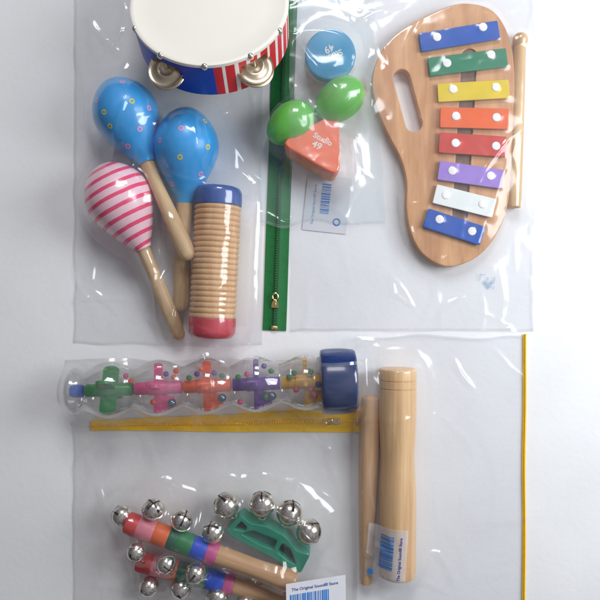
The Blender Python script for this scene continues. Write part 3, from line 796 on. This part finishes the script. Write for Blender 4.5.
def seam_obj(X, Y, Z, parent, w=3, sides='lrtb'):
    """heat-welded border of the bag: a slightly raised, milkier band round the edge"""
    bm = bmesh.new(); ny, nx = X.shape
    def strip(A, B, up):
        va = [bm.verts.new((x, y, z+up)) for x, y, z in A]; vb = [bm.verts.new((x, y, z+up)) for x, y, z in B]
        for i in range(len(A)-1): bm.faces.new([va[i], va[i+1], vb[i+1], vb[i]])
    G = lambda j, i: (X[j, i], Y[j, i], Z[j, i])
    if 'l' in sides: strip([G(j, 0) for j in range(ny)], [G(j, w) for j in range(ny)], .25)
    if 'r' in sides: strip([G(j, nx-1) for j in range(ny)], [G(j, nx-1-w) for j in range(ny)], .25)
    if 'b' in sides: strip([G(0, i) for i in range(nx)], [G(w, i) for i in range(nx)], .35)
    if 't' in sides: strip([G(ny-1, i) for i in range(nx)], [G(ny-1-w, i) for i in range(nx)], .35)
    return bobj('welded_seam', bm, M['seam'], parent)

def zip_tape(a, b, w0, mats, parent, z=1.0, slider=None, stop=None, teeth=True, hgt=None, name='zip_tape', w1=None):
    """flat woven tape with a raised coil down the middle, between two px points"""
    A = W(*a, z); B = W(*b, z); d = (B-A); Ln = d.length; d.normalize(); n = Vector((-d.y, d.x, 0))
    bm = bmesh.new(); w1 = w1 or w0
    xs = [-1, -.98, -.86, -.30, -.26, -.13, -.1, 0, .1, .13, .26, .30, .86, .98, 1]; zz = [0, .5, .6, .6, .9, 1.0, 1.7, 1.9, 1.7, 1.0, .9, .6, .6, .5, 0]
    st = int(Ln/1.25); prev = None
    for i in range(st+1):
        t = i/st; w = w0 + (w1-w0)*t; row = []
        bow = 1.1*noise.noise(Vector((t*3, 5.1, a[0])))
        for x, q in zip(xs, zz):
            p = A + d*(Ln*t) + n*(x*w/2 + bow) + Vector((0, 0, q + (.5*(i % 2) if abs(x) < .12 else 0) + .4*noise.noise(Vector((t*6, x*.8, 2)))))
            if hgt: p.z = max(p.z, hgt(p.x, p.y) + .3 + q)
            row.append(bm.verts.new(p))
        if prev:
            for k in range(len(xs)-1):
                f = bm.faces.new([prev[k], prev[k+1], row[k+1], row[k]]); f.material_index = 1 if 4 <= k <= 9 else 0
        prev = row
    bmesh.ops.recalc_face_normals(bm, faces=bm.faces[:])
    o = bobj(name, bm, mats, parent)
    ang = math.atan2(d.y, d.x); R3 = Matrix.Rotation(ang, 3, 'Z')
    if slider is not None:
        c = A + d*(Ln*slider) + Vector((0, 0, 3.0)); bm = bmesh.new()
        # body (two-lobed), bridge and pull with an eye
        sh = round_poly([(R3 @ Vector(q)).xy for q in ((3.8, -3.6, 0), (3.8, 3.6, 0), (-1, 3.3, 0), (-3.6, 1.8, 0), (-3.6, -1.8, 0), (-1, -3.3, 0))], 1.2, 3)
        lo = [bm.verts.new(c + Vector((q[0], q[1], -.8))) for q in sh]; hi = [bm.verts.new(c + Vector((q[0], q[1], .6))) for q in sh]
        bm.faces.new(hi); bm.faces.new(lo[::-1])
        for k in range(len(sh)): bm.faces.new([lo[k], lo[(k+1) % len(sh)], hi[(k+1) % len(sh)], hi[k]])
        box(bm, c + R3 @ Vector((0, 0, 1.6)), (4.6, 1.8, 1.6), R3, bev=.4)
        pts = [c + R3 @ Vector((-7.3 + 3.4*math.cos(q), 2.7*math.sin(q), 2.0)) for q in [2*PI*k/20 for k in range(20)]]
        tube(bm, pts, .75, 8, closed=True)
        box(bm, c + R3 @ Vector((-2.6, 0, 2.2)), (3.4, 2.4, 1.0), R3, bev=.3)
        bobj('zip_slider', bm, M['gold'], o)
    if stop is not None:
        bm = bmesh.new(); c = A + d*(Ln*stop) + Vector((0, 0, 2.2)); box(bm, c, (3.4, 6.0, 1.8), R3, bev=.5); box(bm, c + Vector((0, 0, .9)), (1.2, 5.6, .5), R3, bev=.15)
        bobj('zip_stop', bm, M['gold'], o)
    return o

def on_film(me, fld, off):
    for v in me.vertices:
        z = fld.z(v.co.x/S, v.co.y/S); v.co.z = v.co.z + (max(z, 0) + off)*S
class Plane:
    """stiff card resting on the high end of the stick and sloping down to the right"""
    def __init__(s, x0, z0, slope): s.x0, s.z0, s.sl = x0, z0, slope
    def z(s, x, y): return s.z0 - (x - s.x0)*s.sl
def label_grid(c, w, h, ang, fld, off, mat, parent, name='label', flat=None):
    """paper patch following the film; returns placer matrix"""
    q = W(*c, (fld.z(*W(*c).xy) if fld else 1)); R3 = Matrix.Rotation(ang, 3, 'Z')
    n1, n2 = max(2, int(w/2)), max(2, int(h/2)); X = np.zeros((n2+1, n1+1)); Y = X.copy(); Z = X.copy()
    for j in range(n2+1):
        for i in range(n1+1):
            p = q + R3 @ Vector(((i/n1-.5)*w, (j/n2-.5)*h, 0)); X[j, i] = p.x; Y[j, i] = p.y; Z[j, i] = (max(fld.z(p.x, p.y), 0) if fld else flat) + off
    o = grid_obj(name, X, Y, Z, mat, parent); return o, Matrix.Translation((q.x, q.y, 0)) @ R3.to_4x4()
def sub_quads(quads, mt, fld, off, mat, parent, name, flat=0):
    bm = bmesh.new()
    for (x, y, w, h) in quads:
        n1 = max(1, int(w/1.5)); n2 = max(1, int(h/1.5)); G = []
        for j in range(n2+1):
            row = []
            for i in range(n1+1):
                p = mt @ Vector((x + w*i/n1, y + h*j/n2, 0)); z = max(fld.z(p.x, p.y), 0) if fld else flat
                row.append(bm.verts.new((p.x, p.y, z + off)))
            G.append(row)
        for j in range(n2):
            for i in range(n1): bm.faces.new([G[j][i], G[j][i+1], G[j+1][i+1], G[j+1][i]])
    return bobj(name, bm, mat, parent)
def sub_text(txt, size, x, y, mt, fld, off, mat, parent, rot=0, bold=.05, flat=0, space=1.0):
    me = text_mesh(txt, size, 'lettering', .02, bold, space)
    me.transform(mt @ Matrix.Translation((x, y, 0)) @ Matrix.Rotation(rot, 4, 'Z')); 
    for v in me.vertices: v.co *= S
    if fld: on_film(me, fld, off)
    else:
        for v in me.vertices: v.co.z += (flat+off)*S
    return link('lettering', me, mat, parent, False)
def barcode(w, h, x, y, seed):
    rg = random.Random(seed); q = []; p = 0
    while p < w:
        b = rg.choice([.5, .8, 1.1, 1.6]); g_ = rg.choice([.4, .6, .9])
        if p + b > w: break
        q.append((x+p, y, b, h)); p += b + g_
    return q

# --- zips go in first so that the films lie over them
rootG = thing('plastic_bag', 'large clear zip bag with a green zip over the xylophone', 'plastic bag', W(400, 150), 'clear zip bags of instruments')
GZ = zip_tape((286.5, -24), (274.3, 330.5), 23.6, [M['zipgreen'], M['zipgreen2']], rootG, z=.8, slider=.925, stop=.992)
rootT = thing('plastic_bag', 'clear bag with a yellow zip over the rattle tube and bells', 'plastic bag', W(210, 480), 'clear zip bags of instruments')
YZ = zip_tape((91, 425.5), (362, 420), 10, [M['zipyellow'], M['zipyellow2']], rootT, z=.8, stop=.982, slider=.905, w1=25)
bpy.context.view_layer.update()
for o in [GZ, YZ] + list(GZ.children) + list(YZ.children):
    off = len(Vall); Vall += [(o.matrix_world @ v.co) / S for v in o.data.vertices]
    Pall += [tuple(off+i for i in p.vertices) for p in o.data.polygons]
base_bvh = BVHTree.FromPolygons(Vall, Pall)

# --- upper left bag
def wob(a, s, seed): return lambda t: a*noise.noise(Vector((t*s, seed, 0)))
def sm(a, b, x): t = min(1, max(0, (x-a)/(b-a))); return t*t*(3-2*t)
rootL = thing('plastic_bag', 'clear plastic bag over the tambourine, maracas and ribbed scraper', 'plastic bag', W(170, 200), 'clear zip bags of instruments')
x0, x1, y0, y1 = W(74, 0).x, W(262, 0).x, W(0, 345).y, W(0, -22).y
rw = wob(2.5, .02, 2)
cr = [([(90, 103), (94, 91), (103, 82)], 2.6, 1.6), ([(208, 117), (222, 112), (234, 105)], 1.6, 1.3), ([(93, 258), (91, 270), (90, 279), (94, 285)], 2.6, 1.2),
      ([(158, 276), (157, 300), (156, 322), (161, 338)], 4.2, 1.3), ([(178, 300), (175, 316), (172, 330)], 2.6, 1.3), ([(181, 322), (176, 336), (170, 342)], 2.6, 1.2), ([(194, 308), (195, 318), (191, 330)], 3, 1.1), ([(193, 310), (195, 324)], 1.6, 1.0), ([(80, 340), (140, 350), (220, 343)], 1.4, 2.0), ([(85, 20), (120, 55)], 1.0, 2.4),
      ([(88, 290), (110, 300)], .9, 1.2), ([(128, 320), (150, 300)], .8, 1.5), ([(225, 112), (240, 160)], .8, 1.6), ([(200, 325), (216, 330)], 1.2, 1)]
X, Y, Z, H = drape(x0, x1, y0, y1, left=wob(2.5, .03, 1), right=lambda y: rw(y), bottom=wob(5, .02, 4), creases=cr, nrand=50, seed=3, amp=1.0)
fL = Field(x0, x1, y0, y1, Z)
grid_obj('bag_film', X, Y, Z, M['film'], rootL); seam_obj(X, Y, Z, rootL, sides='lb')

# --- middle pouch over the shakers
rootP = thing('plastic_pouch', 'small milky plastic pouch holding the eggs, disc and triangle', 'plastic bag', W(320, 110))
x0, x1, y0, y1 = W(259, 0).x, W(384, 0).x, W(0, 224).y, W(0, -22).y
cr = [([(264, 226), (285, 222), (300, 223)], 1.5, 1.4), ([(300, 225), (330, 206), (352, 214)], .8, 1.5), ([(352, 20), (362, 60), (358, 120)], 1.0, 2.0), ([(300, 40), (296, 80)], 1., 1.6),
      ([(274, 185), (284, 160)], 1.2, 1.4), ([(345, 110), (362, 150)], 1.0, 1.6), ([(283, 178), (284, 170)], 1.8, 1.0)]
X, Y, Z, H = drape(x0, x1, y0, y1, left=lambda y: 34*sm(150, 215, y) + wob(2, .05, 7)(y), right=lambda y: -10*sm(100, 250, y)+wob(4, .03, 9)(y), bottom=wob(7, .03, 12), creases=cr, nrand=24, amp=.9, seed=6, lift=2.4)
fP = Field(x0, x1, y0, y1, Z)
grid_obj('pouch_film', X, Y, Z, M['film_pouch'], rootP); seam_obj(X, Y, Z, rootP, sides='b')
lab, mt = label_grid((327, 204), 44, 56, math.radians(-6), None, .5, M['paper'], rootP, flat=.6)
sub_quads([(-6.5, y + -10, 9, h) for (y, _, h, _) in [(q[0], 0, q[2], 0) for q in barcode(30, 1, 0, 0, 3)]], mt, None, .62, M['inkblue'], lab, 'barcode', flat=.6)
sub_text('The Original Sound® Store', 3.6, -13, -2, mt, None, .62, M['inkpale'], lab, rot=PI/2, flat=.6, bold=.04)
bm = bmesh.new(); q = mt @ Vector((11.5, -17, 0)); tube(bm, [q + Vector((math.cos(2*PI*k/24)*3.2, math.sin(2*PI*k/24)*3.2, 1.3)) for k in range(24)], .7, 6, closed=True); bobj('emblem', bm, M['inkblue'], lab)

# --- large bag over xylophone
x0, x1, y0, y1 = W(290, 0).x, W(533, 0).x, W(0, 331).y, W(0, -22).y
cr = [([(393, 276), (395, 293), (415, 307)], 2.0, 1.2), ([(394, 277), (405, 290), (415, 307)], 1.8, 1.0), ([(413, 270), (432, 265), (450, 252)], 2.0, 1.3), ([(441, 327), (443, 312), (450, 303), (466, 296)], 2.2, 1.3),
      ([(388, 331), (400, 337), (413, 330)], 1.6, 1.2), ([(303, 329), (318, 329)], 1.6, 1.), ([(508, 12), (514, 7), (519, 2)], 2.0, 1.3), ([(500, 255), (506, 300), (503, 322)], 1.0, 2.2),
      ([(398, 200), (408, 205), (420, 204)], .9, 1.2), ([(330, 230), (345, 250), (352, 290)], .8, 2.2), ([(478, 8), (510, 30)], 1., 2.), ([(515, 215), (518, 270)], 1.2, 1.8), ([(503, 330), (512, 327)], 2.0, 1.4),
      ([(420, 245), (428, 225)], 1., 1.2), ([(360, 20), (352, 80), (366, 140)], 1.0, 2.4)]
X, Y, Z, H = drape(x0, x1, y0, y1, left=wob(1.5, .05, 17), right=wob(1.2, .05, 19), bottom=wob(3, .03, 22), creases=cr, nrand=45, amp=.85, seed=8, lift=1.0, post=2, iters=600, under=[fP])
fX = Field(x0, x1, y0, y1, Z)
grid_obj('bag_film', X, Y, Z, M['film_clear'], rootG); seam_obj(X, Y, Z, rootG, sides='rb')
# pale blue mark printed on the film near its lower right corner
mtp = Matrix.Translation(W(487, 284, fX.z(*W(487, 284).xy)).xy.to_3d()) @ Matrix.Rotation(-.15, 4, 'Z')
sub_quads([(-9, 2, 1.4, 7), (-8, 8, 5, 1.2), (-4, -1, 3, 4), (-2, -3, 7, 5), (0, -5, 3, 3), (3, 1, 4, 3), (5, 4, 2, 4), (-1, 3, 2, 4), (6, -4, 1.5, 3)], mtp, fX, .25, M['print'], rootG, 'printed_mark')

# --- lower left bag
x0, x1, y0, y1 = W(73, 0).x, W(363, 0).x, W(0, 625).y, W(0, 356).y
cr = [([(97, 486), (101, 498), (107, 513)], 3.4, 1.2), ([(127, 534), (125, 549), (134, 563), (135, 580), (120, 606)], 5.0, 1.2), ([(103, 560), (118, 556), (126, 550)], 1.4, 1.2), ([(92, 582), (101, 590), (102, 602)], 1.6, 1.2),
      ([(278, 429), (300, 428), (321, 432)], 1.6, 1.1), ([(345, 440), (350, 454)], 1.8, 1.2), ([(318, 492), (330, 500)], 1.6, 1.1), ([(322, 465), (329, 462)], 1.4, 1.), ([(326, 535), (334, 545)], 1.6, 1.1),
      ([(355, 420), (356, 430)], 1.4, .9), ([(80, 361), (150, 359), (200, 356), (226, 349)], 1.5, 1.8), ([(80, 450), (96, 480)], .9, 2.), ([(150, 470), (230, 462), (300, 475)], .7, 3.)]
def topf(x): return 6*math.exp(-((x - W(213, 0).x)/9)**2) + wob(3, .02, 31)(x)
X, Y, Z, H = drape(x0, x1, y0, y1, left=wob(2.5, .03, 33), right=lambda y: -6*(1-sm(-128, -112, y)), top=topf, creases=cr, nrand=40, amp=1.0, seed=11, lift=.7)
fT = Field(x0, x1, y0, y1, Z)
grid_obj('bag_film', X, Y, Z, M['film_bells'], rootT); seam_obj(X, Y, Z, rootT, sides='tl')
pT = Plane(W(286, 590, 38).x, 41, .32)
lab, mt = label_grid((316.5, 601), 57, 42, math.radians(1), pT, .5, M['paper'], rootT)
sub_text('The Original Sound® Store', 4.0, -1, 14.5, mt, pT, .75, M['inktext'], lab, bold=.05)
sub_quads([(q[0], q[1], q[2], q[3]) for q in barcode(37, 20, -25, -10, 9)], mt, pT, .7, M['inkblue'], lab, 'barcode')

# --- lower right bag
rootC = thing('plastic_bag', 'clear zip bag over the wooden cylinder and rod, yellow zip at right', 'plastic bag', W(450, 470), 'clear zip bags of instruments')
x0, x1, y0, y1 = W(352, 0).x, W(524.5, 0).x, W(0, 625).y, W(0, 336).y
cr = [([(456, 360), (463, 375), (476, 391)], 2.6, 1.4), ([(436, 480), (436, 505), (440, 535)], 2.4, 1.4), ([(428, 553), (440, 555), (449, 568), (457, 588)], 2.4, 1.4), ([(370, 448), (367, 470), (368, 490), (371, 506), (365, 530), (364, 548), (368, 552), (374, 540), (380, 543), (377, 570)], 4.2, 1.2),
      ([(408, 450), (406, 462), (403, 476)], 2.0, 1.1), ([(430, 553), (434, 580)], 1.6, 1.4), ([(384, 525), (388, 540)], 1.4, 1.), ([(365, 345), (430, 336), (500, 340)], 1.2, 2.), ([(480, 420), (500, 480), (495, 560)], .8, 3.), ([(420, 580), (450, 596)], 1.4, 1.6),
      ([(370, 365), (376, 385)], 1.4, 1.6)]
X, Y, Z, H = drape(x0, x1, y0, y1, right=wob(1.0, .05, 43), top=wob(5, .02, 41), creases=cr, nrand=22, amp=.85, seed=15, lift=.9, under=[fT, fX])
fC = Field(x0, x1, y0, y1, Z)
grid_obj('bag_film', X, Y, Z, M['film_clear'], rootC); seam_obj(X, Y, Z, rootC, sides='t')
zip_tape((525, 334), (523.5, 604), 3.2, [M['zipyellow'], M['zipyellow2']], rootC, z=1.2)
lab, mt = label_grid((387.5, 557), 36, 53, math.radians(-4), fC, .4, M['cleartape'], rootC)
sub_quads([(-6.5, q[0], 11.5, q[2]) for q in barcode(33, 1, -13, 0, 21)], mt, fC, .7, M['inkblue'], lab, 'barcode')
sub_text('The Original Sound® Store', 3.7, 11.5, -1, mt, fC, .75, M['inktext'], lab, rot=PI/2, bold=.08)
sub_text('№ 3122', 2.6, 24, 8, mt, fC, .75, M['inkpale'], lab, rot=PI/2) if False else None
bm = bmesh.new(); q = mt @ Vector((-13, -22, 0)); zq = max(fC.z(q.x, q.y), 0) + 1.2
bmesh.ops.create_circle(bm, cap_ends=True, segments=24, radius=3.0, matrix=Matrix.Translation((q.x, q.y, zq))); bobj('emblem', bm, M['inkblue'], lab)

# ------------------------------------------------------------------ light, world, camera
w = bpy.data.worlds.new('World'); sc.world = w; w.use_nodes = True
nt = w.node_tree; bg = nt.nodes['Background']
# made-up surroundings: noise patches added for soft reflections, brighter towards the window
tc = nt.nodes.new('ShaderNodeTexCoord'); no = nt.nodes.new('ShaderNodeTexNoise'); no.inputs['Scale'].default_value = 2.6; no.inputs['Detail'].default_value = 2
nt.links.new(tc.outputs['Generated'], no.inputs['Vector'])
dn = nt.nodes.new('ShaderNodeVectorMath'); dn.operation = 'DOT_PRODUCT'; dn.inputs[1].default_value = (.45, .35, .82); nt.links.new(tc.outputs['Generated'], dn.inputs[0])
ad = nt.nodes.new('ShaderNodeMath'); ad.operation = 'MULTIPLY_ADD'; ad.inputs[1].default_value = .35; nt.links.new(dn.outputs['Value'], ad.inputs[0]); nt.links.new(no.outputs['Fac'], ad.inputs[2])
cr = nt.nodes.new('ShaderNodeValToRGB'); cr.color_ramp.elements[0].position = .5; cr.color_ramp.elements[0].color = (.10, .098, .105, 1)
cr.color_ramp.elements[1].position = .95; cr.color_ramp.elements[1].color = (.60, .585, .63, 1)
nt.links.new(ad.outputs[0], cr.inputs[0]); nt.links.new(cr.outputs[0], bg.inputs[0]); bg.inputs[1].default_value = .78
def area(name, loc, target, sx, sy, power, col):
    l = bpy.data.lights.new(name, 'AREA'); l.shape = 'RECTANGLE'; l.size = sx*S; l.size_y = sy*S; l.energy = power; l.color = col
    o = bpy.data.objects.new(name, l); C.objects.link(o); o.location = Vector(loc)*S
    o.rotation_euler = (Vector(target)*S - o.location).to_track_quat('-Z', 'Y').to_euler(); return o
area('window_light', (720, 170, 560), (20, 0, 0), 420, 500, 7.2, (.90, .95, 1))
area('second_window_light', (60, 900, 850), (20, 0, 0), 380, 300, 6.0, (.95, .97, 1))
cam = bpy.data.cameras.new('camera'); co = bpy.data.objects.new('camera', cam); C.objects.link(co)
co.location = (0, 0, D*S); cam.sensor_width = 36; cam.lens = 36*D/600; cam.clip_start = .01; cam.clip_end = 50
sc.camera = co
sc.view_settings.view_transform = 'Standard'; sc.view_settings.look = 'None'; sc.view_settings.exposure = 0; sc.view_settings.gamma = 1
sc.cycles.transparent_max_bounces = 32; sc.cycles.max_bounces = 10
